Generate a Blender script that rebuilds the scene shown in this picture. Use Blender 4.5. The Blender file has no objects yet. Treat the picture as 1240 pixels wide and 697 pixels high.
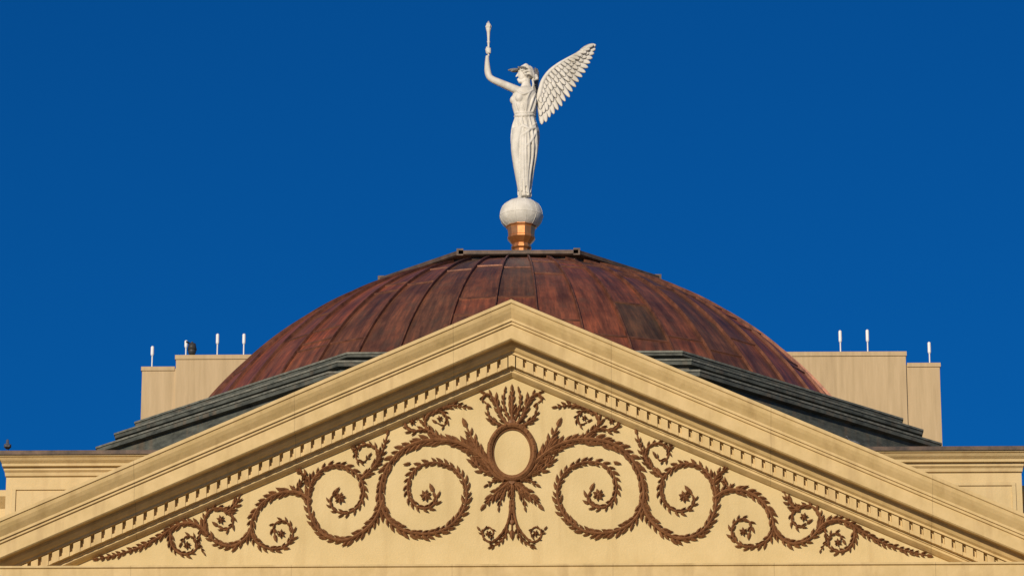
import bpy, math, random
from mathutils import Vector, Matrix, Euler
random.seed(7)
scene=bpy.context.scene
# ---------------------------------------------------------------- camera
F=5000.0; PITCH=math.radians(18.6)
CAM=Vector((1.2,-84.0,1.7)); YAW=math.atan2(1.2,73.0)
cam_d=bpy.data.cameras.new("camera"); cam=bpy.data.objects.new("camera",cam_d)
scene.collection.objects.link(cam); scene.camera=cam
cam.location=CAM; cam.rotation_euler=Euler((math.pi/2+PITCH,0,YAW))
cam_d.sensor_width=36; cam_d.lens=36*F/1240; cam_d.clip_end=5000; cam_d.clip_start=1
RM=cam.rotation_euler.to_matrix()
def hit(px,py,Y):
    """survey helper: point of the vertical plane y=Y sighted at survey coords (px,py)"""
    d=RM@Vector(((px-620)/F,-(py-348.5)/F,-1))
    t=(Y-CAM.y)/d.y
    return CAM+d*t
# ---------------------------------------------------------------- light
AZ=math.radians(20); EL=math.radians(17)
tosun=Vector((-math.sin(AZ)*math.cos(EL),-math.cos(AZ)*math.cos(EL),math.sin(EL)))
sd=bpy.data.lights.new("sun",'SUN'); sd.energy=4.0; sd.angle=math.radians(0.5); sd.color=(1,0.86,0.66)
so=bpy.data.objects.new("sun",sd); scene.collection.objects.link(so)
so.rotation_euler=tosun.to_track_quat('Z','Y').to_euler(); so.location=(-40,-60,60)
w=bpy.data.worlds.new("World"); scene.world=w; w.use_nodes=True
nt=w.node_tree; nt.nodes.clear()
out=nt.nodes.new('ShaderNodeOutputWorld'); bg=nt.nodes.new('ShaderNodeBackground')
sky=nt.nodes.new('ShaderNodeTexSky'); sky.sky_type='NISHITA'; sky.sun_disc=False
sky.sun_elevation=EL; sky.sun_rotation=math.pi+AZ; sky.air_density=1.0; sky.dust_density=0.0; sky.ozone_density=4.0; sky.altitude=500
mx=nt.nodes.new('ShaderNodeMix'); mx.data_type='RGBA'; mx.blend_type='MULTIPLY'; mx.inputs[0].default_value=1
mx.inputs[7].default_value=(0.015,0.33,0.66,1)
nt.links.new(sky.outputs[0],mx.inputs[6]); nt.links.new(mx.outputs[2],bg.inputs[0]); bg.inputs[1].default_value=0.1
nt.links.new(bg.outputs[0],out.inputs[0])
scene.view_settings.view_transform='Standard'; scene.view_settings.look='None'; scene.view_settings.exposure=0
# ---------------------------------------------------------------- materials
def mat(name,c1,c2,rough=0.6,metal=0.0,scale=3.0,stretch=(1,1,1),bump=0.1,bscale=40,joint=None,dirt=None,attr=False,spec=0.3,polar=False):
    m=bpy.data.materials.new(name); m.use_nodes=True; t=m.node_tree; N=t.nodes; L=t.links
    b=N['Principled BSDF']; b.inputs['Roughness'].default_value=rough; b.inputs['Metallic'].default_value=metal
    b.inputs['Specular IOR Level'].default_value=spec
    tc=N.new('ShaderNodeTexCoord'); mp=N.new('ShaderNodeMapping'); mp.inputs['Scale'].default_value=stretch
    L.new(tc.outputs['Object'],mp.inputs[0])
    n=N.new('ShaderNodeTexNoise'); n.inputs['Scale'].default_value=scale; n.inputs['Detail'].default_value=8; n.inputs['Roughness'].default_value=0.65
    L.new(mp.outputs[0],n.inputs['Vector'])
    r=N.new('ShaderNodeValToRGB'); r.color_ramp.elements[0].position=0.33; r.color_ramp.elements[1].position=0.67
    r.color_ramp.elements[0].color=(*c1,1); r.color_ramp.elements[1].color=(*c2,1)
    L.new(n.outputs[0],r.inputs[0]); col=r.outputs[0]
    if polar:
        # run-off streaks following the meridians of the dome
        s=N.new('ShaderNodeSeparateXYZ'); L.new(tc.outputs['Object'],s.inputs[0])
        at2=N.new('ShaderNodeMath'); at2.operation='ARCTAN2'; L.new(s.outputs[0],at2.inputs[0])
        ng=N.new('ShaderNodeMath'); ng.operation='MULTIPLY'; ng.inputs[1].default_value=-1; L.new(s.outputs[1],ng.inputs[0]); L.new(ng.outputs[0],at2.inputs[1])
        cb=N.new('ShaderNodeCombineXYZ'); 
        ma=N.new('ShaderNodeMath'); ma.operation='MULTIPLY'; ma.inputs[1].default_value=34; L.new(at2.outputs[0],ma.inputs[0]); L.new(ma.outputs[0],cb.inputs[0])
        mz=N.new('ShaderNodeMath'); mz.operation='MULTIPLY'; mz.inputs[1].default_value=0.8; L.new(s.outputs[2],mz.inputs[0]); L.new(mz.outputs[0],cb.inputs[1])
        n3=N.new('ShaderNodeTexNoise'); n3.inputs['Scale'].default_value=1.0; n3.inputs['Detail'].default_value=7; n3.inputs['Roughness'].default_value=0.75; L.new(cb.outputs[0],n3.inputs['Vector'])
        r3=N.new('ShaderNodeValToRGB'); e=r3.color_ramp.elements; e[0].position=0.32; e[0].color=(0.36,0.42,0.48,1); e[1].position=0.70; e[1].color=(2.0,1.6,1.3,1); k=e.new(0.5); k.color=(0.9,0.9,0.9,1)
        L.new(n3.outputs[0],r3.inputs[0])
        x=N.new('ShaderNodeMix'); x.data_type='RGBA'; x.blend_type='MULTIPLY'; x.inputs[0].default_value=1; L.new(col,x.inputs[6]); L.new(r3.outputs[0],x.inputs[7]); col=x.outputs[2]
        rr_=N.new('ShaderNodeMapRange'); rr_.inputs[3].default_value=0.30; rr_.inputs[4].default_value=0.55; L.new(n3.outputs[0],rr_.inputs[0]); L.new(rr_.outputs[0],b.inputs['Roughness'])
    if dirt:
        mp2=N.new('ShaderNodeMapping'); mp2.inputs['Scale'].default_value=(2.2,2.2,0.25); L.new(tc.outputs['Object'],mp2.inputs[0])
        n2=N.new('ShaderNodeTexNoise'); n2.inputs['Scale'].default_value=2.0; n2.inputs['Detail'].default_value=6
        L.new(mp2.outputs[0],n2.inputs['Vector'])
        r2=N.new('ShaderNodeValToRGB'); r2.color_ramp.elements[0].position=0.52; r2.color_ramp.elements[1].position=0.78
        r2.color_ramp.elements[0].color=(0,0,0,1); r2.color_ramp.elements[1].color=(1,1,1,1); L.new(n2.outputs[0],r2.inputs[0])
        x=N.new('ShaderNodeMix'); x.data_type='RGBA'; x.inputs[7].default_value=(*dirt,1)
        ml=N.new('ShaderNodeMath'); ml.operation='MULTIPLY'; ml.inputs[1].default_value=0.6; L.new(r2.outputs[0],ml.inputs[0])
        L.new(ml.outputs[0],x.inputs[0]); L.new(col,x.inputs[6]); col=x.outputs[2]
    if joint:
        sp=N.new('ShaderNodeSeparateXYZ'); L.new(tc.outputs['Object'],sp.inputs[0])
        a=N.new('ShaderNodeMath'); a.operation='MULTIPLY_ADD'; a.inputs[1].default_value=1/joint[0]; a.inputs[2].default_value=100.37; L.new(sp.outputs[0],a.inputs[0])
        f=N.new('ShaderNodeMath'); f.operation='FRACT'; L.new(a.outputs[0],f.inputs[0])
        g=N.new('ShaderNodeMath'); g.operation='LESS_THAN'; g.inputs[1].default_value=joint[1]/joint[0]; L.new(f.outputs[0],g.inputs[0])
        h=N.new('ShaderNodeMath'); h.operation='MULTIPLY'; h.inputs[1].default_value=0.3; L.new(g.outputs[0],h.inputs[0])
        x=N.new('ShaderNodeMix'); x.data_type='RGBA'; x.inputs[7].default_value=(0.12,0.08,0.04,1)
        L.new(h.outputs[0],x.inputs[0]); L.new(col,x.inputs[6]); col=x.outputs[2]
    if attr:
        at=N.new('ShaderNodeAttribute'); at.attribute_name='tone'
        rr=N.new('ShaderNodeValToRGB'); e=rr.color_ramp.elements
        e[0].position=0; e[0].color=(0.55,0.80,0.78,1); e[1].position=1; e[1].color=(1.65,1.12,0.85,1)
        k=e.new(0.5); k.color=(1.0,0.92,0.88,1)
        L.new(at.outputs['Fac'],rr.inputs[0])
        x=N.new('ShaderNodeMix'); x.data_type='RGBA'; x.blend_type='MULTIPLY'; x.inputs[0].default_value=1
        L.new(col,x.inputs[6]); L.new(rr.outputs[0],x.inputs[7]); col=x.outputs[2]
    L.new(col,b.inputs['Base Color'])
    if bump:
        nb=N.new('ShaderNodeTexNoise'); nb.inputs['Scale'].default_value=bscale; nb.inputs['Detail'].default_value=5
        L.new(mp.outputs[0],nb.inputs['Vector'])
        bp=N.new('ShaderNodeBump'); bp.inputs['Strength'].default_value=bump; bp.inputs['Distance'].default_value=0.03
        L.new(nb.outputs[0],bp.inputs['Height']); L.new(bp.outputs[0],b.inputs['Normal'])
    return m
M_CORN=mat("cream_paint_cornice",(0.53,0.385,0.17),(0.63,0.465,0.225),0.6,dirt=(0.36,0.24,0.10),joint=(2.9,0.014),bump=0.15,bscale=12)
M_TYMP=mat("cream_stucco",(0.58,0.445,0.215),(0.65,0.505,0.26),0.75,scale=1.4,dirt=(0.48,0.35,0.16),bump=0.25,bscale=25)
M_WALL=mat("cream_wall",(0.56,0.43,0.22),(0.64,0.495,0.27),0.75,scale=1.5,dirt=(0.45,0.32,0.16),bump=0.2,bscale=20)
M_ORN=mat("brown_relief_paint",(0.15,0.065,0.027),(0.28,0.13,0.055),0.5,scale=9,bump=0.4,bscale=30)
M_COPPER=mat("weathered_copper",(0.15,0.060,0.040),(0.30,0.120,0.070),0.42,metal=0.35,scale=1.6,attr=True,bump=0.3,bscale=2.5,dirt=(0.13,0.09,0.065),spec=0.6,polar=True)
M_SEAM=mat("copper_seam",(0.09,0.04,0.03),(0.26,0.11,0.065),0.45,metal=0.35,scale=4,bump=0.1)
M_NEWCU=mat("bright_copper",(0.62,0.22,0.07),(0.92,0.42,0.15),0.30,metal=0.75,scale=3,bump=0.08,bscale=6,spec=0.8)
M_DARK=mat("weathered_lead_steps",(0.04,0.045,0.04),(0.13,0.14,0.12),0.7,metal=0.1,scale=3,stretch=(1,1,3),bump=0.4,bscale=8,dirt=(0.20,0.14,0.09))
M_NOSE=mat("patinated_step_nosing",(0.09,0.10,0.085),(0.24,0.24,0.20),0.7,metal=0.1,scale=5,bump=0.4,bscale=8,dirt=(0.10,0.08,0.06))
M_RIM=mat("dark_rim_metal",(0.06,0.05,0.045),(0.16,0.11,0.08),0.6,metal=0.3,scale=4)
M_STAT=mat("white_painted_zinc",(0.60,0.575,0.51),(0.76,0.73,0.665),0.6,scale=5,bump=0.2,bscale=14,dirt=(0.42,0.38,0.30))
M_STATG=mat("grey_weathered_shaded_zinc",(0.14,0.135,0.13),(0.28,0.265,0.24),0.6,scale=9,bump=0.3,bscale=14)  # far wing's shade is painted in with this grey; laurel crown shares it
M_TOWER=mat("tan_precast_concrete",(0.45,0.335,0.19),(0.54,0.405,0.24),0.85,scale=6,stretch=(1.2,1,0.08),bump=0.3,bscale=5,dirt=(0.36,0.265,0.15))
M_WHITE=mat("white_plastic",(0.75,0.75,0.75),(0.82,0.82,0.82),0.4,bump=0)
M_BLACK=mat("dark_metal",(0.03,0.03,0.03),(0.06,0.06,0.06),0.5,bump=0)
M_BIRD=mat("pigeon_feathers",(0.05,0.055,0.07),(0.14,0.15,0.17),0.7,scale=14,bump=0.1)
M_GLASS=mat("window_glass",(0.02,0.03,0.04),(0.04,0.05,0.06),0.1,bump=0,spec=0.8)
M_GROUND=mat("ground_concrete",(0.32,0.27,0.20),(0.42,0.36,0.27),0.9,scale=0.3,bump=0.1)
# ---------------------------------------------------------------- mesh helpers
def obj(name,verts,faces,m,parent=None,smooth=False,tone=None):
    me=bpy.data.meshes.new(name); me.from_pydata([tuple(v) for v in verts],[],faces); me.update()
    import bmesh
    bm=bmesh.new(); bm.from_mesh(me)
    if tone is None: bmesh.ops.recalc_face_normals(bm,faces=bm.faces)
    bm.to_mesh(me); bm.free()
    me.materials.append(m)
    if tone is not None:
        a=me.attributes.new('tone','FLOAT','FACE'); a.data.foreach_set('value',tone)
    if smooth: me.polygons.foreach_set('use_smooth',[True]*len(me.polygons))
    o=bpy.data.objects.new(name,me); scene.collection.objects.link(o)
    if parent: o.parent=parent
    return o
def empty(name,parent=None):
    o=bpy.data.objects.new(name,None); scene.collection.objects.link(o)
    if parent:o.parent=parent
    return o
class MB:
    def __init__(s): s.v=[]; s.f=[]
    def add(s,v,f):
        k=len(s.v); s.v+=[Vector(a) for a in v]; s.f+=[tuple(i+k for i in q) for q in f]
    def box(s,a,b):
        x0,y0,z0=a;x1,y1,z1=b
        s.add([(x0,y0,z0),(x1,y0,z0),(x1,y1,z0),(x0,y1,z0),(x0,y0,z1),(x1,y0,z1),(x1,y1,z1),(x0,y1,z1)],
              [(0,3,2,1),(4,5,6,7),(0,1,5,4),(1,2,6,5),(2,3,7,6),(3,0,4,7)])
    def rings(s,rings,cap=True,closed=True):
        n=len(rings[0]); v=[p for r in rings for p in r]; f=[]
        for i in range(len(rings)-1):
            for j in range(n if closed else n-1):
                k=(j+1)%n; f.append((i*n+j,i*n+k,(i+1)*n+k,(i+1)*n+j))
        if cap: f.append(tuple(range(n))[::-1]); f.append(tuple((len(rings)-1)*n+j for j in range(n)))
        s.add(v,f)
    def tube(s,pts,rad,n=10,flat=(1,1)):
        pts=[Vector(p) for p in pts]; R=[]; prev=None
        for i,p in enumerate(pts):
            t=(pts[min(i+1,len(pts)-1)]-pts[max(i-1,0)]).normalized()
            if prev is None:
                u=t.cross(Vector((0,1,0)));
                if u.length<0.1:u=t.cross(Vector((1,0,0)))
            else: u=prev-t*prev.dot(t)
            u.normalize(); prev=u; q=t.cross(u)
            r=rad[i] if not isinstance(rad,(int,float)) else rad
            R.append([p+u*math.cos(a)*r*flat[0]+q*math.sin(a)*r*flat[1] for a in [2*math.pi*k/n for k in range(n)]])
        s.rings(R)
    def ell(s,c,r,n=16,m=10,rot=None):
        c=Vector(c); R=[]
        for i in range(m+1):
            ph=math.pi*(i+0.02)/(m+0.04)
            ring=[]
            for k in range(n):
                a=2*math.pi*k/n; p=Vector((r[0]*math.sin(ph)*math.cos(a),r[1]*math.sin(ph)*math.sin(a),-r[2]*math.cos(ph)))
                if rot: p=rot@p
                ring.append(c+p)
            R.append(ring)
        s.rings(R)
    def obj(s,name,m,parent=None,smooth=False): return obj(name,s.v,s.f,m,parent,smooth)
def poly_ring(n,rc,z,cx=0,cy=0,rot=None):
    o=math.pi/n if rot is None else rot
    return [Vector((cx+rc*math.sin(o+2*math.pi*k/n),cy-rc*math.cos(o+2*math.pi*k/n),z)) for k in range(n)]
def catmull(pts,step=2.0):
    P=[Vector(p) for p in pts]; P=[P[0]*2-P[1]]+P+[P[-1]*2-P[-2]]; o=[]
    for i in range(1,len(P)-2):
        a,b,c,d=P[i-1:i+3]; n=max(2,int((c-b).length/step))
        for k in range(n):
            t=k/n; o.append(0.5*((2*b)+(c-a)*t+(2*a-5*b+4*c-d)*t*t+(3*b-a-3*c+d)*t**3))
    o.append(P[-2]); return o
# ================================================================ CAPITOL BUILDING
cap=empty("capitol_building")
YP=-11.0; SL=0.445
def zc_(d,py): return hit(620,py,YP-d).z
# ---- raking cornice
prof=[(0.95,362),(0.95,366),(0.92,367.5),(0.90,372),(0.86,377),(0.81,382),(0.78,385),(0.78,388),(0.74,389),(0.74,392),(0.70,393.5),(0.70,409),(0.67,411)]
P=[(d,zc_(d,py)) for d,py in prof]
zs=P[-1][1]
P+=[(0.64,zs+0.03),(0.44,zs+0.03),(0.44,zs-0.03),(0.39,zs-0.09),(0.33,zs-0.12),(0.33,zs-0.16),(0.19,zs-0.165)]
zd1=zs-0.165; zd0=zd1-0.25
P+=[(0.19,zd0),(0.16,zd0-0.01),(0.16,zd0-0.05),(0.11,zd0-0.08),(0.05,zd0-0.11),(0.0,zd0-0.115),(-2.1,zd0-0.115),(-2.1,P[0][1])]
W=11.4; mb=MB()
R=[]
for x in (-W,0,W):
    R.append([Vector((x,YP-d,z-SL*abs(x))) for d,z in P])
mb.rings(R); mb.obj("raking_cornice",M_CORN,cap)
ZT=zd0-0.115
# dentils (key blocks)
mb=MB()
def shear(x0,x1,d0,d1,za,zb):
    v=[]
    for x in (x0,x1):
        for d in (d0,d1):
            for z in (za,zb): v.append((x,YP-d,z-SL*abs(x)))
    mb.add(v,[(0,1,3,2),(4,6,7,5),(0,4,5,1),(2,3,7,6),(0,2,6,4),(1,5,7,3)])
for sgn in (-1,1):
    x=0.08
    while x<10.2:
        shear(sgn*x,sgn*(x+0.125),0.188,0.30,zd0+0.03,zd1-0.01)
        shear(sgn*(x+0.125),sgn*(x+0.19),0.188,0.285,zd0+0.03,zd0+0.10)
        x+=0.19
    shear(sgn*0.0,sgn*0.06,0.188,0.31,zd0+0.03,zd1-0.01)
mb.obj("dentils",M_CORN,cap)
# tympanum wall
ZB=hit(620,682,YP-0.93).z
hw=(ZT+0.1-(ZB-0.3))/SL
obj("tympanum",[(-hw,YP,ZB-0.3),(hw,YP,ZB-0.3),(0,YP,ZT+0.1),(-hw,YP+0.3,ZB-0.3),(hw,YP+0.3,ZB-0.3),(0,YP+0.3,ZT+0.1)],[(0,1,2),(5,4,3),(0,3,4,1),(1,4,5,2),(2,5,3,0)],M_TYMP,cap)
# horizontal entablature
prof=[(-0.2,ZB-0.02),(0.93,ZB),(0.93,ZB-0.035),(0.89,ZB-0.05),(0.89,ZB-0.30),(0.80,ZB-0.42),(0.74,ZB-0.45),(0.74,ZB-0.72),(0.30,ZB-0.75),(0.25,ZB-0.95),(0.12,ZB-1.0),(0.12,ZB-1.8),(0.18,ZB-1.85),(0.18,ZB-1.95),(0.06,ZB-2.0),(0.06,ZB-2.7),(-1.6,ZB-2.7),(-1.6,ZB-0.02)]
mb=MB(); mb.rings([[Vector((x,YP-d,z)) for d,z in prof] for x in (-12.0,12.0)]); mb.obj("entablature",M_CORN,cap)
# columns
mb=MB(); zt=ZB-2.7
for i in range(6):
    x=-10.3+i*4.12
    rr=[]
    for k in range(13):
        t=k/12; z=5.4+(zt-6.4)*t; r=0.62-0.1*t*t
        rr.append([Vector((x+(r+0.015*math.cos(20*a))*math.cos(a),YP+0.55+(r+0.015*math.cos(20*a))*math.sin(a),z)) for a in [2*math.pi*q/80 for q in range(80)]])
    mb.rings(rr); mb.box((x-.75,YP-.2,4.9),(x+.75,YP+1.3,5.4)); mb.box((x-.72,YP-.17,zt-1.0),(x+.72,YP+1.27,zt))
mb.obj("columns",M_WALL,cap)
# attic block
YA=-10.0
aw=(hit(1231,560,YA).x-hit(3,560,YA).x)/2
ap=[(0.36,545.5),(0.36,549),(0.32,550.5),(0.28,554),(0.21,558),(0.20,561),(0.12,562),(0.12,566),(0.07,569),(0.05,573),(0.0,574),(0.0,579)]
def rect(w_,yf,yb,z): return [Vector((-w_,yf,z)),Vector((w_,yf,z)),Vector((w_,yb,z)),Vector((-w_,yb,z))]
rg=[]
for p,py in ap:
    z=hit(620,py,YA-p).z; rg.append(rect(aw+p*0.3,YA-p,10+p,z))
zlast=rg[-1][0].z
rg.append(rect(aw,YA,10,zlast-6)); ZAT=rg[0][0].z
mb=MB(); mb.rings(rg); mb.obj("attic_wall",M_WALL,cap)
mb=MB(); mb.rings([rect(aw+0.115,YA-0.385,10.3,ZAT+0.045),rect(aw+0.135,YA-0.40,10.3,ZAT-0.035),rect(aw+0.12,YA-0.39,10.3,ZAT-0.034)],cap=False)
mb.add(rect(aw+0.115,YA-0.385,10.3,ZAT+0.045),[(0,1,2,3)])
mb.obj("attic_flashing",M_RIM,cap)
mb=MB(); zpt=zlast-0.12
for sgn in (-1,1):
    xo=sgn*(aw-0.12); xi=sgn*5.2
    a,b=sorted((xo,xi)); mb.box((a,YA-0.035,zpt-0.06),(b,YA+0.02,zpt))
    a,b=sorted((xo,xo-sgn*0.07)); mb.box((a,YA-0.033,zpt-2.6),(b,YA+0.02,zpt-0.06))
mb.obj("attic_panel_moulding",M_WALL,cap)
# main block & wings
ZW=hit(1238,596,-8.0).z
mb=MB(); mb.rings([rect(24.4,-8.5,8.5,ZW),rect(24.4,-8.5,8.5,ZW-0.12),rect(24.15,-8.25,8.25,ZW-0.3),rect(24.15,-8.25,8.25,ZW-0.5),rect(24.0,-8.1,8.1,ZW-0.55),rect(24.0,-8.1,8.1,0.0)])
mb.obj("main_block_walls",M_WALL,cap)
mb=MB(); fr=MB()
for i in range(12):
    x=-22+i*4
    for z in (5.6,10.6,15.2):
        mb.box((x-.6,-8.13,z),(x+.6,-8.05,z+2.4))
        fr.box((x-.75,-8.25,z-.15),(x+.75,-8.04,z)); fr.box((x-.75,-8.22,z+2.4),(x+.75,-8.04,z+2.6)); fr.box((x-.03,-8.17,z),(x+.03,-8.12,z+2.4))
mb.obj("windows",M_GLASS,cap); fr.obj("window_frames",M_CORN,cap)
mb=MB()
mb.box((-11.5,-12.3,4.4),(11.5,-8.2,4.9))
for k in range(22): mb.box((-11.5,-12.3-0.35*(k+1),0),(11.5,-12.3-0.35*k,4.2-0.19*k))
mb.box((-11.5,-12.3,0),(11.5,-8.2,4.4)); mb.obj("portico_steps",M_WALL,cap)
# ---- octagonal stepped drum
c8=1/math.cos(math.pi/8)
ZT1=hit(620,425,-7.83).z
dp=[(6.5,ZT1-0.02),(7.80,ZT1),(7.83,ZT1-0.02),(7.83,ZT1-0.10),(7.72,ZT1-0.11),(7.72,ZT1-0.22),(7.80,ZT1-0.225),(7.80,ZT1-0.28),(8.19,ZT1-0.29),(8.22,ZT1-0.31),(8.22,ZT1-0.41),(8.10,ZT1-0.42),(8.10,ZT1-0.54),(8.17,ZT1-0.545),(8.17,ZT1-0.61),(8.54,ZT1-0.62),(8.57,ZT1-0.64),(8.57,ZT1-0.75),(8.45,ZT1-0.76),(8.45,ZT1-0.95),(8.42,ZAT-0.4)]
mb=MB(); mb.rings([poly_ring(8,a*c8,z) for a,z in dp]); mb.obj("stepped_drum",M_DARK,cap)
mb=MB()
for a_,z_ in ((7.84,ZT1),(8.23,ZT1-.29),(8.58,ZT1-.62),(7.81,ZT1-.225),(8.18,ZT1-.545)):
    mb.rings([poly_ring(8,(a_-.03)*c8,z_+.004),poly_ring(8,(a_+.012)*c8,z_-.008),poly_ring(8,(a_+.012)*c8,z_-.045),poly_ring(8,(a_-.03)*c8,z_-.05)],cap=False)
mb.obj("step_nosings",M_NOSE,cap)
# ---- copper dome
cd=hit(629,807,0); dep=(cd-CAM).length*math.cos(math.atan(458.5/F))
RD=496*dep/F; ZC=cd.z
ph0=math.radians(21.0); ph1=math.acos((ZT1-0.25-ZC)/RD)
NG=48; NR=26
V=[];Fc=[];tone=[]
def sph(ph,a,r=RD): return Vector((r*math.sin(ph)*math.sin(a),-r*math.sin(ph)*math.cos(a),ZC+r*math.cos(ph)))
seam=MB()
for j in range(NG):
    a0=2*math.pi*(j-0.5)/NG; a1=2*math.pi*(j+0.5)/NG
    base=random.random(); brk=sorted(random.sample(range(3,NR-1),3)); t=base
    for i in range(NR):
        if i in brk:
            t=min(1,max(0,base*0.55+random.random()*0.5)); 
            p=ph0+(ph1-ph0)*i/NR
            b=0.003
            seam.add([sph(p-b,a0,RD-.01),sph(p-b,a1,RD-.01),sph(p+b,a1,RD-.01),sph(p+b,a0,RD-.01),sph(p-b,a0,RD+.022),sph(p-b,a1,RD+.022),sph(p+b*.5,a1,RD+.022),sph(p+b*.5,a0,RD+.022)],[(4,5,6,7),(0,1,5,4),(1,2,6,5),(2,3,7,6),(3,0,4,7)])
        p0=ph0+(ph1-ph0)*i/NR; p1=ph0+(ph1-ph0)*(i+1)/NR
        k=len(V); V+=[sph(p0,a0),sph(p0,a1),sph(p1,a1),sph(p1,a0)]; Fc.append((k,k+3,k+2,k+1)); tone.append(t)
obj("dome_panels",V,Fc,M_COPPER,cap,tone=tone)
for j in range(NG):
    a=2*math.pi*(j-0.5)/NG; R=[]
    for i in range(NR+1):
        p=ph0+(ph1-ph0)*i/NR; c=sph(p,a); n=(c-Vector((0,0,ZC))).normalized(); tt=Vector((math.cos(a),math.sin(a),0))
        h=0.055; w_=0.017
        R.append([c-tt*w_-n*.02,c+tt*w_-n*.02,c+tt*w_*.8+n*h,c-tt*w_*.8+n*h])
    seam.rings(R)
seam.obj("dome_standing_seams",M_SEAM,cap)
# ring + cap
zr=hit(631,303,-2.95).z
mb=MB(); mb.rings([poly_ring(8,a*c8,z) for a,z in [(2.72,zr-0.55),(2.80,zr-0.34),(2.84,zr-0.14),(2.84,zr-0.05)]]); mb.obj("dome_collar",M_COPPER,cap)
mb=MB(); mb.rings([poly_ring(8,a*c8,z) for a,z in [(2.80,zr-0.12),(2.96,zr-0.11),(3.0,zr-0.09),(3.0,zr-0.01),(2.95,zr)]])
for k in range(8):
    a=math.pi/8+k*math.pi/4; r=2.93*c8; c=Vector((r*math.sin(a),-r*math.cos(a),zr)); mb.box(c-Vector((.07,.07,.12)),c+Vector((.07,.07,.03)))
mb.obj("dome_rim",M_RIM,cap)
# ================================================================ RELIEF
PXM=0.021; orn=MB()
def o3(p,d):
    q=hit(p[0],p[1],YP); return Vector((q.x,YP-d*PXM,q.z))
XC=hit(619.5,560,YP).x
def add_orn(pts,fc,mirror=True):
    v=[o3(p,p[2]) for p in pts]
    for q in v:q.x-=XC
    orn.add(v,fc)
    if mirror: orn.add([Vector((-q.x,q.y,q.z)) for q in v],[tuple(reversed(f)) for f in fc])
def leaf(b,ang,L,Wd,d0=0.8,curve=0.25,mirror=True,h=3.0):
    dx,dy=math.cos(ang),math.sin(ang); nx,ny=-dy,dx
    def pt(t,s,d):
        c=curve*L*t*t
        return (b[0]+dx*L*t+nx*(s+c),b[1]+dy*L*t+ny*(s+c),d)
    v=[pt(0,0,d0+h*.5),pt(.3,Wd*.5,d0),pt(.35,0,d0+h),pt(.3,-Wd*.5,d0),pt(.68,Wd*.4,d0+.3),pt(.7,0,d0+h*.95),pt(.68,-Wd*.4,d0+.3),pt(1,0,d0+h*.55)]
    add_orn(v,[(0,1,2),(0,2,3),(1,4,5,2),(2,5,6,3),(4,7,5),(5,7,6)],mirror)
def bud(c,r,h=3.5,mirror=True):
    n=8; v=[(c[0]+r*math.cos(2*math.pi*k/n),c[1]+r*math.sin(2*math.pi*k/n),0) for k in range(n)]
    v+=[(c[0]+.7*r*math.cos(2*math.pi*k/n),c[1]+.7*r*math.sin(2*math.pi*k/n),h*.8) for k in range(n)]+[(c[0],c[1],h)]
    f=[(k,(k+1)%n,n+(k+1)%n,n+k) for k in range(n)]+[(n+k,n+(k+1)%n,2*n) for k in range(n)]
    add_orn(v,f,mirror)
def rosette(c,r,n=6,mirror=True):
    a0=random.random()*6
    for k in range(n): leaf(c,a0+2*math.pi*k/n,r,r*.62,1.2,.15,mirror)
    bud(c,r*.3,4.2,mirror)
def stem(pts,leafL=9,sp=6.2,r0=2.0,r1=1.2,spread=46,mirror=True,profile=None,tip=True,start=0,k_=1.42):
    leafL*=k_; sp*=1.32; r0*=1.2
    P=catmull([(x,y,0) for x,y in pts],2.0)
    S=[0]
    for i in range(1,len(P)): S.append(S[-1]+(P[i]-P[i-1]).length)
    T=S[-1]; n=5; v=[]; f=[]
    for i,p in enumerate(P):
        t=(P[min(i+1,len(P)-1)]-P[max(i-1,0)]).normalized(); nx,ny=-t.y,t.x; r=r0+(r1-r0)*S[i]/T
        for k in range(n):
            a=math.pi*k/(n-1); v.append((p.x+nx*r*math.cos(a),p.y+ny*r*math.cos(a),r*1.7*math.sin(a)+0.2))
    for i in range(len(P)-1):
        for k in range(n-1): f.append((i*n+k,i*n+k+1,(i+1)*n+k+1,(i+1)*n+k))
    add_orn(v,f,mirror)
    s=start+sp*.5
    while s<T-2 and leafL>0:
        i=min(range(len(S)),key=lambda q:abs(S[q]-s)); i2=min(i+1,len(P)-1); i1=max(i2-2,0)
        t=P[i2]-P[i1]; ang=math.atan2(t.y,t.x); fr=s/T
        pr=profile(fr) if profile else (1-0.35*fr)
        for sg in (1,-1):
            L=leafL*pr*random.uniform(.82,1.15)
            a=ang+sg*math.radians(spread+random.uniform(-9,9))
            leaf((P[i].x,P[i].y),a,L,L*.46,0.6,-sg*.28,mirror)
        s+=sp*random.uniform(.92,1.08)
    if tip and leafL>0:
        t=P[-1]-P[-3]; leaf((P[-1].x,P[-1].y),math.atan2(t.y,t.x),leafL*.9,leafL*.45,.6,0,mirror)
fat=lambda f:0.5+0.6*math.sin(math.pi*min(1,f*.9+.12))
# scroll A
stem([(598,566),(583,553),(565,541),(543,534),(515,534),(490,543),(471,562),(461,588),(462,614),(475,634),(498,645),(527,645),(550,632),(563,610),(563,586),(549,567),(526,560),(505,566),(494,583),(495,602),(506,614),(520,614),(528,605),(525,596)],9.5,6.0,2.3,1.3)
rosette((515,600),7.5,7)
leaf((565,541),math.radians(200),14,6); leaf((497,560),math.radians(150),10,5)
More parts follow.
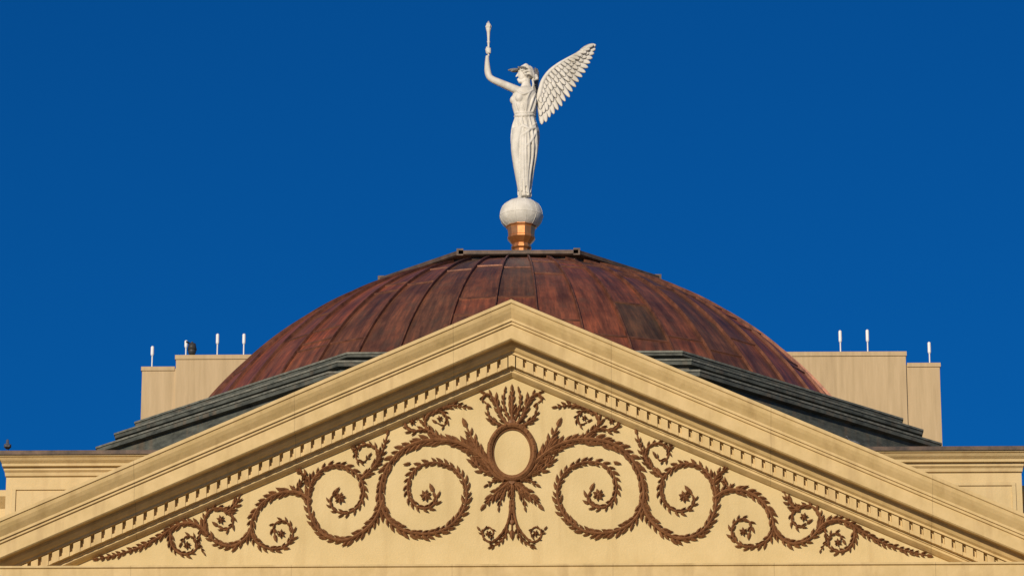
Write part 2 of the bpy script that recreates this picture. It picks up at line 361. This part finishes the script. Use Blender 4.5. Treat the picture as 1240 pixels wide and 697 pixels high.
# scroll B
stem([(464,606),(455,627),(440,643),(417,654),(393,648),(377,628),(373,603),(380,579),(397,565),(418,565),(435,578),(440,596),(433,613),(418,621),(404,617),(399,606),(404,598)],8.6,6.0,2.1,1.2)
rosette((411,603),7.5,7)
stem([(437,580),(446,572),(457,560),(463,545),(468,528)],7,5.5,1.6,1.0)
stem([(450,568),(458,556),(455,543),(443,538),(432,543),(431,555),(439,560),(445,554)],6,5,1.5,.9)
stem([(377,590),(372,578),(363,571)],8,4.5,1.5,1)
stem([(430,548),(428,540)],5,3,1.2,.8)
# scroll C
stem([(376,606),(362,597),(344,596),(326,603),(312,616),(304,634),(307,652),(322,663),(341,663),(353,651),(352,637),(341,630),(331,636),(332,646)],8.2,5.8,2.0,1.1)
rosette((340,646),5.5,6)
stem([(304,640),(297,652),(281,661),(263,657),(250,645),(247,630),(254,618),(268,615),(280,622),(281,634),(272,641),(264,637)],7.6,5.6,1.8,1.1)
rosette((267,629),5.5,6)
stem([(272,622),(283,613),(290,600)],8,4.6,1.4,1)
stem([(355,598),(362,586),(368,578)],5.5,4.5,1.2,.8)
# tail D
stem([(252,648),(243,638),(229,633),(214,636),(200,645),(184,655),(164,664),(142,671),(120,676)],7.2,5.2,1.9,1.0)
stem([(206,643),(207,658),(216,669),(229,670),(238,662),(235,651),(225,649),(220,656)],6.2,5.2,1.6,.9)
rosette((226,660),5,6)
stem([(243,640),(240,655),(246,668)],4,4.5,1.1,.7)
# small upper spray
stem([(535,536),(526,526),(514,520),(500,522),(491,517),(490,507),(499,502),(507,508)],6.6,5.0,1.6,1.0)
stem([(520,524),(514,512),(520,500),(533,498),(541,506),(537,515),(529,512)],6,5,1.5,.9)
stem([(522,503),(533,494),(548,491),(564,493)],6.5,4.8,1.4,.8)
rosette((499,511),4.5,5); rosette((532,507),4,5)
# medallion
half=[(619.5-27*math.sin(a),548+32.5*math.cos(a)) for a in [math.pi*k/16 for k in range(17)]]
stem(half,5.5,4.4,3.4,3.4,34,profile=lambda f:1)
half=[(619.5-23.2*math.sin(a),548+28.5*math.cos(a)) for a in [math.pi*k/16 for k in range(17)]]
stem(half,0,5,1.2,1.2)
for k in range(1,12):
    a=math.pi*k/12; bud((619.5-27*math.sin(a),548+32.5*math.cos(a)),2.2,7.2)
# feathered side branches
stem([(610,582),(598,575),(588,562),(579,548),(572,533),(565,518)],10.5,7,2.2,1.2,44,profile=fat)
stem([(596,572),(585,570),(574,560),(567,550)],7.5,6,1.6,1,44,profile=fat)
# palmette above
stem([(619.5,514),(619.5,500),(619.5,486),(619.5,474)],7,5.5,2.2,1.2,42,mirror=False,profile=fat)
stem([(614,514),(606,504),(602,492),(596,481),(588,477),(583,483),(588,488)],6.4,5.4,2.0,1.1,44,profile=fat)
stem([(611,516),(601,513),(592,505),(590,497)],6.0,5.4,1.7,1,42,profile=fat)
stem([(616,508),(611,496),(609,484),(611,473)],4.4,5.6,1.3,1,38,profile=fat)
bud((619.5,512),6,4.5,False); bud((619.5,582),7,4.8,False)
# leaves under medallion
stem([(618,582),(609,590),(599,598),(588,610)],8.6,5.8,2.0,1.1,42,profile=fat)
stem([(619.5,582),(619.5,592),(619.5,603)],7,5,2.0,1.2,36,mirror=False,profile=fat)
stem([(617,584),(611,594),(606,604),(604,613)],5.5,5.4,1.5,1,36,profile=fat)
stem([(612,580),(600,581),(591,586)],6,5.4,1.5,1)
# pendant
stem([(618,606),(617,622),(613,636),(605,648),(595,656),(586,652),(584,643),(591,638),(597,643),(595,649)],4.0,6,1.7,1.0,34)
stem([(619.5,606),(619.5,625),(619.5,643)],3,8,1.4,1.0,24,mirror=False)
stem([(614,636),(611,648),(603,657),(596,661)],5.5,5,1.3,.8)
stem([(586,648),(581,642)],5,3.5,1.1,.8)
rosette((591,646),4.5,5)
bud((619.5,632),3.5,3.5,False); leaf((619.5,640),math.pi/2,14,7,.8,0,False)
orn.obj("scrollwork_relief",M_ORN,cap)
# ================================================================ STATUE
stat=empty("winged_woman_statue")
SU=0.0179
def sp_(px,py,dy=0):
    q=hit(px,py,0); return Vector((q.x,dy*SU,q.z))
ZS=SU*1.06
B=MB()
secs=[ # py, left,right, depth half, fold amp
(238.5,628,643.5,7,.16),(236,627,643.5,8,.17),(230,626.8,643,8.5,.17),(220,626,644,9.5,.17),(210,624.5,645.5,10.5,.17),(200,622.5,647.5,11.5,.16),(190,620.5,649.5,12.2,.15),(182,619.3,651,12.7,.12),(174,618.5,652.3,13,.10),(166,618.5,653,13.2,.08),(158,619,652.5,13,.06),(151,620.5,650.5,12.2,.05),(145,622.5,648.5,11,.03),(141,623,648,10.8,.02),(137,622.3,648.5,11,.04),(131,620.5,649.5,12.2,.04),(125,619.5,650,13,.03),(120,619.3,650.3,13.5,.02),(115,620.5,650,13.5,.01),(111,623,648.5,13,0),(108.5,626.5,646.5,10,0),(106,630,644,7,0),(102,631.8,642.3,5.2,0),(97,631.8,642,5,0)]
dn=[]
for i in range(len(secs)-1):
    a,b=secs[i],secs[i+1]
    for k in range(3):
        t=k/3; dn.append(tuple(a[q]+(b[q]-a[q])*t for q in range(5)))
dn.append(secs[-1]); NS=72; R=[]
for py,l,r,dy,am in dn:
    c=(l+r)/2; hx=(r-l)/2; ring=[]
    for k in range(NS):
        a=2*math.pi*k/NS
        sweep=(py-140)/100
        f=am*(math.sin(9*a+2.2*sweep+1.1)+.6*math.sin(15*a-3*sweep)+.3*math.sin(4*a+5*sweep))
        m=1-am*.4+f*.8
        ring.append(sp_(c+hx*math.cos(a)*m,py,dy*math.sin(a)*m))
    R.append(ring)
B.rings(R)
def SD(px,py):
    """depth of the front body surface at a survey position"""
    for a,b in zip(secs,secs[1:]):
        if b[0]<=py<=a[0]:
            t=(py-a[0])/(b[0]-a[0]); l=a[1]+(b[1]-a[1])*t; r=a[2]+(b[2]-a[2])*t; d=a[3]+(b[3]-a[3])*t
            u=(px-(l+r)/2)/((r-l)/2); return -d*math.sqrt(max(0,1-u*u))
    return -5
def E(px,py,dy,rx,ry,rz,ang=0):
    B.ell(sp_(px,py,dy),(rx*SU,ry*SU,rz*ZS),rot=Matrix.Rotation(math.radians(ang),3,'Y') if ang else None)
def T(pts,rad,n=12):
    B.tube([sp_(*p) for p in pts],[r*SU for r in rad],n)
def fold(pts,r,n=7):
    C=catmull([(x,y,0) for x,y in pts],3.0); m=len(C)
    T([(p.x,p.y,SD(p.x,p.y)-r*.15) for p in C],[r*(.45+.85*math.sin(math.pi*(i+.5)/m)) for i in range(m)],n)
# bust of a figure turned three-quarters to the left
E(629.5,122.5,-9.5,5.2,5.2,5.3); E(621.8,122,-2,4.4,5.2,5.0)
# legs under the cloth
C=catmull([(629,160,-6,),(625.5,180,-7.5),(627,203,-5),(630.5,232,-3)],4); T([tuple(p) for p in C],[8.3-5*(i/(len(C)-1)) for i in range(len(C))],14)
C=catmull([(641,160,-2),(640,185,0),(638,210,1),(637,232,2)],4); T([tuple(p) for p in C],[8.6-5*(i/(len(C)-1)) for i in range(len(C))],14)
# girdle, bodice folds and long skirt folds following the body
fold([(622.5,141.5),(629,143.5),(638,143.5),(648,140.5)],1.5); fold([(622.8,138.5),(630,140),(640,140),(648.2,137)],1.0)
for a in [[(646,111),(641,118),(637,129),(634,139)],[(648.5,115),(645,125),(641,139)],[(649,121),(647.5,130),(645,139)],[(626,113),(629,116.5),(634,119),(641,116),(646.5,111.5)],[(626,128),(628,134),(630,139)],[(635,128),(633,134),(632.5,139)],[(639,122),(638,131),(637,139)]]: fold(a,1.15)
for a in [[(632,145),(634,165),(634,190),(634.5,215),(636,235)],[(636,146),(640,165),(641,190),(639,215),(638.5,236)],[(641,145),(645,165),(645.5,188),(642,214),(640.5,236)],[(646,145),(649.5,165),(649.3,185),(645.3,210),(642.3,235)],[(628,147),(629.5,160),(631.5,180),(631.5,205),(632,234)],[(624,150),(624.8,168),(627.5,190),(628.6,212),(629.4,234)],[(638.5,150),(637,172),(637.3,200),(637.2,228)],[(621,160),(621.5,178),(623.8,197),(627,222)],[(650,150),(640,163),(629,171),(621,176)],[(651,160),(643,175),(634,185)]]: fold(a,1.3)
fold([(620,157),(627,160),(634,157),(641,161),(648,158),(652.3,161)],1.7)
# feet
T([(632,233,-2.5),(631,238,-3),(629.5,240.7,-4.2),(626.8,241.3,-5.5)],[2.4,2.0,1.9,1.0],10); T([(637,234,1),(636.5,238.5,1),(635,240.8,0),(632,241.6,-1.4)],[2.4,2.1,1.9,1.0],10)
# raised arm
E(625.5,111.5,-6,5.3,5,4.8)
arm=catmull([(629,112.5,-6),(616,107.8,-8),(605,103.5,-9.3),(597,100,-9.5),(592.8,96.5,-9.5),(590.8,90,-9.5),(590.2,80,-9),(590.4,71,-9)],2.0)
n=len(arm)
def ar(t):
    A=[(0,5.2),(.2,4.9),(.45,4.3),(.56,4.0),(.66,4.1),(.75,3.8),(.88,2.9),(1,2.1)]
    for (t0,r0),(t1,r1) in zip(A,A[1:]):
        if t<=t1: return r0+(r1-r0)*(t-t0)/(t1-t0)
    return 2.1
T([tuple(p) for p in arm],[ar(i/(n-1)) for i in range(n)],16)
# hand: palm, curled fingers, thumb
E(590.6,65.5,-8.4,2.3,1.5,3.6)
for k in range(4):
    y=62.6+k*1.75; L=[1.0,1.1,1.05,.9][k]
    T([(592.2,y,-7.6),(594.2,y-.2,-8.8),(594.0,y+.1,-10.9),(591.6,y+.3,-11.6),(590.2,y+.4,-10.9)],[.95*L,.9*L,.85*L,.8*L,.65*L],8)
T([(589.6,67,-8.8),(588.8,64,-10),(589.8,61.6,-11),(591.2,60.6,-11.2)],[1.1,1.05,.95,.75],8)
# other arm (far side)
E(640,112,9,5.5,4.8,5)
T([(640,112,10),(644,124,14),(645,137,16),(641,150,17),(635,160,16)],[5,4.3,3.8,3.3,2.2],14)
E(633.5,163.5,15.5,1.7,2.0,3.2,10)
for k in range(4): T([(632.5,165.5,14+k*1.1),(631.2,168.5,13.8+k*1.15),(631.6,171+(.5 if k in(1,2) else 0),14+k*1.1)],[.85,.75,.6],7)
T([(635,162.5,14),(633,165.5,12.6),(631.8,168,12.4)],[1,.85,.65],7)
# neck & head (profile left)
T([(637.8,109,-1),(636.8,103,-.5),(636,97,0)],[6.2,4.7,4.6],14)
E(637,89.5,0,7.9,6.8,8.8)
E(632.3,92.0,-.3,5.0,5.6,7.9,-4)
E(630.2,99.2,-.4,2.9,3.3,2.2); T([(637,98.5,-4),(631.5,100,-2.6)],[2,1.7],8)
T([(627.8,88.6,-.5),(625.9,91.8,-.5),(625.0,93.6,-.5)],[.85,1.0,1.15],8)
E(627.2,96.3,-.5,1.2,1.8,.7); E(627.4,97.7,-.5,1.15,1.5,.65)
T([(630,87.4,-4.8),(628.2,87.0,-2.8),(627.5,87.6,-.5),(628.2,87.0,1.8),(630,87.4,4)],[.7,.8,.6,.8,.7],7)
E(629.2,90.0,-3.2,.9,1.1,.7); E(629.2,90.0,2.3,.9,1.1,.7)
E(637.8,93.8,-6.3,1.0,.7,1.7)
# hair: cap, combed waves to a knot at the nape
E(639.3,87.6,0,7.9,7.4,8.3)
for sg in (-1,1):
    for j,(x,y,d) in enumerate([(629.8,83.4,.8),(629.4,84.8,2.6),(629.8,86.2,4.6),(631.6,88.2,6.1),(633.6,90.8,6.9),(635.5,92.2,7.0)]):
        mx_=[(637,78.9,.9),(637.5,79.8,3.0),(638,81.8,5.2),(639,85,7.0),(640,89,7.8),(641,92.5,7.5)][j]
        e_=[(646.5,86,.8),(647,88,2.2),(647,90,3.2),(647,92,4),(647,94,4),(647,96,3.5)][j]
        C=catmull([(x,y,sg*d),(mx_[0]-3.5,mx_[1]+(.9 if j<3 else .6),sg*(mx_[2]+.1)),(mx_[0]+1,mx_[1],sg*mx_[2]),e_[:2]+(sg*e_[2],)],1.5)
        T([tuple(p) for p in C],[1.15+.3*math.sin(i*1.3) for i in range(len(C))],8)
E(648,93.5,0,4.0,3.9,3.7); E(650,95.5,-1,2.3,2.4,2.3); E(646,97.5,-1,2.4,2.5,2.1)
T([(645,98,-3),(646,104,-6),(645,110,-8.5)],[1.3,1.4,1.0],8)
me_obj=B.obj("figure",M_STAT,stat,True)
rm=me_obj.modifiers.new("Remesh",'REMESH'); rm.mode='VOXEL'; rm.voxel_size=0.0115; rm.use_smooth_shade=True
L_=MB()
def leaf3(mb,b,t,wd,nrm,th=0.012):
    b=Vector(b);t=Vector(t);ax=t-b;sd_=ax.cross(nrm).normalized(); nn=sd_.cross(ax).normalized()
    pr=[(0,.25),(.2,.8),(.5,1),(.8,.7),(.95,.3)]
    R=[]
    for s,w_ in pr:
        c=b+ax*s; R.append([c-sd_*wd*w_,c+nn*th*1.3,c+sd_*wd*w_,c-nn*th])
    mb.rings(R)
# laurel band round the head and its leaves projecting over the brow
for sg in (-1,1):
    for k in range(6):
        t=k/6; c=sp_(630+15*t,84.5+4*t,sg*(3+5.2*math.sin(math.pi*min(1,t+.12)))); d=sp_(627+15*t,82.6+4*t,sg*(4+5.4*math.sin(math.pi*min(1,t+.05))))
        leaf3(L_,c,d,.028,Vector((0,sg,0.2)),.014)
for (x,y,dy) in [(614.5,86,-2),(616.5,84,1),(618,88,-4),(619,85.5,4)]:
    leaf3(L_,sp_(630,84.5,dy*.6),sp_(x,y,dy),.045,Vector((0,.5,1)),.02)
L_.obj("laurel_crown",M_STATG,stat,True)
# torch
tr=MB()
tp=[(72.5,.7),(71,1.2),(69,1.0),(66,1.15),(60,1.25),(56,1.4),(54.5,2.1),(53.5,1.5),(48,1.7),(43,2.1),(40,3.0),(38.6,3.3),(38,2.6)]
tr.rings([[sp_(591.8,py,-9.6)+Vector((r*SU*math.cos(a),r*SU*math.sin(a),0)) for a in [2*math.pi*k/14 for k in range(14)]] for py,r in tp])
for k in range(6):
    a=k*1.047; q=sp_(591.8,39,-9.6); c=Vector((math.cos(a),math.sin(a),0))*SU
    tr.tube([q+c*1.2,q+c*2.4+Vector((0,0,3*ZS)),q+c*1.6+Vector((0,0,6*ZS)),q+c*(.8+.8*(k%2))+Vector((-.8*SU,0,(7.5+k%3)*ZS))],[1.5*SU,1.5*SU,.95*SU,.2*SU],8)
tr.obj("torch",M_STAT,stat,True)
# wings
def wing(name,dirv,m,root,lift=1.0):
    mb=MB(); dirv=Vector(dirv).normalized(); nr=Vector((0,0,1)).cross(dirv).normalized()
    def W3(a,b,c=0): 
        bow=0.0022*a*a
        return root+dirv*a*SU+Vector((0,0,b*ZS*lift))+nr*(c+bow)*SU
    def feather(r,t,wd,c0,c1,bend):
        r=Vector(r);t=Vector(t);ax=t-r;pn=Vector((-ax.y,ax.x)).normalized(); R=[]
        for s,w_ in [(0,.6),(.15,.85),(.4,1.0),(.65,1.0),(.82,.88),(.92,.66),(.98,.36),(1.0,.12)]:
            c=r+ax*s+pn*bend*math.sin(math.pi*s)*ax.length*.08; cc=c0+(c1-c0)*s
            l=c+pn*wd*w_*.5; q=c-pn*wd*w_*.5
            R.append([W3(l.x,l.y,cc-.1),W3((l.x+c.x)/2,(l.y+c.y)/2,cc-.45),W3(c.x,c.y,cc-.8),W3((q.x+c.x)/2,(q.y+c.y)/2,cc-.3),W3(q.x,q.y,cc+.2),W3(c.x,c.y,cc+.5)])
        mb.rings(R)
    lead=[(-2,-6),(2,2),(4,10),(7,20),(14,30.5),(24,39),(35,46),(46,52.5),(58,60),(67,65.5)]
    tips=[(71,67),(70,61.5),(68.3,56),(66,50),(63.5,44),(60.5,38),(57.5,32),(54,26),(50.5,19.5),(47,13),(43,7),(38.5,1),(34,-5),(29.5,-10.5),(25,-15.5),(20,-20.5),(15,-25),(10,-29),(5,-32)]
    N=len(tips)
    LC=catmull([(a,b,0) for a,b in lead],1.0)
    def lp(f): p=LC[int(max(0,min(1,f))*(len(LC)-1))]; return (p.x,p.y)
    for i,t in enumerate(tips):
        f=.82-.76*i/(N-1); r=lp(f); tt=Vector(r)+(Vector(t)-Vector(r))*random.uniform(.965,1.02)
        feather(r,tt,7.6,1.0+i*.06,1.4-(i%2)*.15,.5+random.uniform(-.2,.2))
    for i in range(N):
        f=.86-.80*i/(N-1); r=Vector(lp(f)); t=Vector(tips[i]); q=r+(t-r)*random.uniform(.66,.74)
        feather(r,q,6.6,-.2+i*.05,0.2-(i%2)*.12,.5)
    for i in range(N):
        f=.90-.84*(i+.5)/N; r=Vector(lp(f)); t=Vector(tips[min(i,N-1)]); q=r+(t-r)*random.uniform(.42,.5)
        feather(r,q,6.0,-1.1+i*.03,-.75-(i%2)*.12,.4)
    for i in range(18):
        f=.92-.86*(i+.2)/18; r=Vector(lp(f)); t=Vector(tips[min(int(i*N/18),N-1)]); q=r+(t-r).normalized()*random.uniform(8,11)
        feather(r,q,5.0,-1.9,-1.5,.3)
    P=[W3(p.x,p.y,-.6) for p in LC]; n=len(P)
    mb.tube(P,[SU*(min(1,.25+i/12)*3.0*(1-i/n)**.7+.6) for i in range(n)],12)
    mb.obj(name,m,stat,True)
rootA=sp_(651,119,-1)
wing("near_wing",(1,-.12,0),M_STAT,rootA)
wing("far_wing",(.16,1,0),M_STATG,sp_(647,117,6),0.92)  # grey instead of white: shade on this wing is put into its colour
# ---- globe and copper socket
ped=empty("globe_pedestal")
gx=631.3
gp=[(241.8,3),(242.6,9),(244.5,15),(248,20.5),(252,23.7),(257,25.6),(261,26.2),(263.5,26.2),(268,24.5),(272,21.5),(275,18.0),(277,14)]
mb=MB()
def rev(mb,prof,n,rot=0):
    mb.rings([[sp_(gx,py)+Vector((r*SU*math.sin(rot+2*math.pi*k/n),-r*SU*math.cos(rot+2*math.pi*k/n),0)) for k in range(n)] for py,r in prof])
rev(mb,gp,48,0); g=mb.obj("globe",M_STAT,ped,True)
mb=MB()
for k in range(12):
    a=math.pi/12+2*math.pi*k/12
    mb.tube([sp_(gx,py)+Vector((r*SU*math.sin(a),-r*SU*math.cos(a),0)) for py,r in gp],.005,6)
rev(mb,[(261.5,26.0),(261.7,26.5),(263.0,26.5),(263.2,26.0)],48); mb.obj("globe_seams",M_STAT,ped)
mb=MB(); rev(mb,[(271,14),(272.5,18.6),(275.5,18.8),(276.5,17.4),(278,16.9),(287,16.2),(288,17.0),(289.5,17.0),(293,14),(296.5,11),(298,11),(299,12.5),(301,12.5),(303,10),(330,12),(365,22)],12,math.pi/12)
mb.obj("copper_socket",M_NEWCU,ped)
# ================================================================ OFFICE TOWER behind
tow=empty("office_tower"); YT=39.0
def tx(px): return hit(px,440,YT).x
zA=hit(620,430,YT).z; zB=hit(620,443,YT).z
xl,xl2,xr2,xr=tx(172),tx(213),tx(1097),tx(1138)
mb=MB(); mb.box((xl2,YT,0),(xr2,YT+22,zA)); mb.box((xl,YT+0.08,0),(xl2+.003,YT+20,zB)); mb.box((xr2-.003,YT+0.08,0),(xr,YT+20,zB))
mb.obj("tower_walls",M_TOWER,tow)
mb=MB(); mb.box((xl2-.03,YT-.035,zA-.08),(xr2+.03,YT+22.1,zA+.06)); mb.box((xl-.03,YT+.045,zB-.07),(xl2-.04,YT+20.1,zB+.06)); mb.box((xr2+.04,YT+.045,zB-.07),(xr+.03,YT+20.1,zB+.06))
mb.obj("tower_coping",M_TOWER,tow)
def antenna(px,py0,py1,thick=.052):
    a=hit(px,py1,YT+1); b=hit(px,py0,YT+1); e=empty("rooftop_antenna")
    base=(zA if 213<px<1097 else zB)
    m=a.z+(b.z-a.z)*.55
    q=MB(); q.tube([(a.x,YT+1,base),(a.x,YT+1,m)],.022,8); q.box((a.x-.07,YT+.93,base+.0),(a.x+.07,YT+1.07,base+.12)); q.obj("mast",M_WHITE,e)
    q=MB(); q.tube([(a.x,YT+1,m-.02),(a.x,YT+1,m+.03),(a.x,YT+1,b.z-.03),(a.x,YT+1,b.z)],[thick*.7,thick,thick,thick*.6],12); q.obj("radome",M_WHITE,e)
for a in [(184,419,443),(225,412,430),(263,404,430),(295,404,430),(1018,400,430),(1051,399,430),(1126,414,443)]: antenna(*a)
e=empty("surveillance_camera"); c=hit(232.5,424,YT+.3)
q=MB(); q.tube([(c.x,YT+.3,zA),(c.x,YT+.3,c.z+.28)],.035,8); q.tube([(c.x,YT+.3,c.z+.2),(c.x-.16,YT+.1,c.z+.22)],.03,8); q.obj("bracket",M_BLACK,e)
q=MB(); q.ell((c.x+.02,YT+.12,c.z-.08),(.13,.13,.15)); q.tube([(c.x+.02,YT+.12,c.z-.05),(c.x+.02,YT+.12,c.z+.16)],[.15,.11],12); q.obj("housing",M_BLACK,e,True)
# ================================================================ PIGEONS
def pigeon(pos,yaw,s=1.0):
    q=MB()
    body=[(-.17,.055,.012,.005),(-.12,.07,.03,.012),(-.07,.085,.05,.035),(0,.10,.062,.055),(.06,.125,.058,.058),(.10,.16,.042,.045),(.125,.20,.028,.03),(.135,.235,.024,.026),(.15,.262,.026,.025),(.168,.262,.016,.016),(.178,.258,.006,.006)]
    R=[[Vector((x,ry*math.cos(a),z+rz*math.sin(a))) for a in [2*math.pi*k/12 for k in range(12)]] for x,z,ry,rz in body]
    q.rings(R)
    for sg in (-1,1):
        q.rings([[Vector((x,sg*(y+.012*math.cos(a)),z+h*math.sin(a))) for a in [2*math.pi*k/8 for k in range(8)]] for x,y,z,h in [(.07,.045,.125,.02),(.0,.058,.115,.042),(-.08,.045,.095,.03),(-.15,.02,.07,.01)]])
        q.tube([(.0,sg*.022,.06),(.005,sg*.022,.004)],.006,6); q.tube([(-.015,sg*.022,.004),(.03,sg*.026,.004)],.005,6)
    q.tube([(.175,0,.258),(.198,0,.25)],[.006,.002],6)
    e=empty("pigeon"); o=q.obj("body",M_BIRD,e,True)
    e.location=pos; e.rotation_euler=(0,0,yaw); e.scale=(s,s,s)
z=ZAT+.045
p=hit(10,543,YA-.2); pigeon(Vector((p.x,YA-.3,z)),math.radians(100),1.0)
p=hit(1034,543,YA-.2); pigeon(Vector((p.x,YA-.3,z)),math.radians(175),.85)
# ================================================================ GROUND
obj("ground",[(-2500,-2500,0),(2500,-2500,0),(2500,2500,0),(-2500,2500,0)],[(0,1,2,3)],M_GROUND)
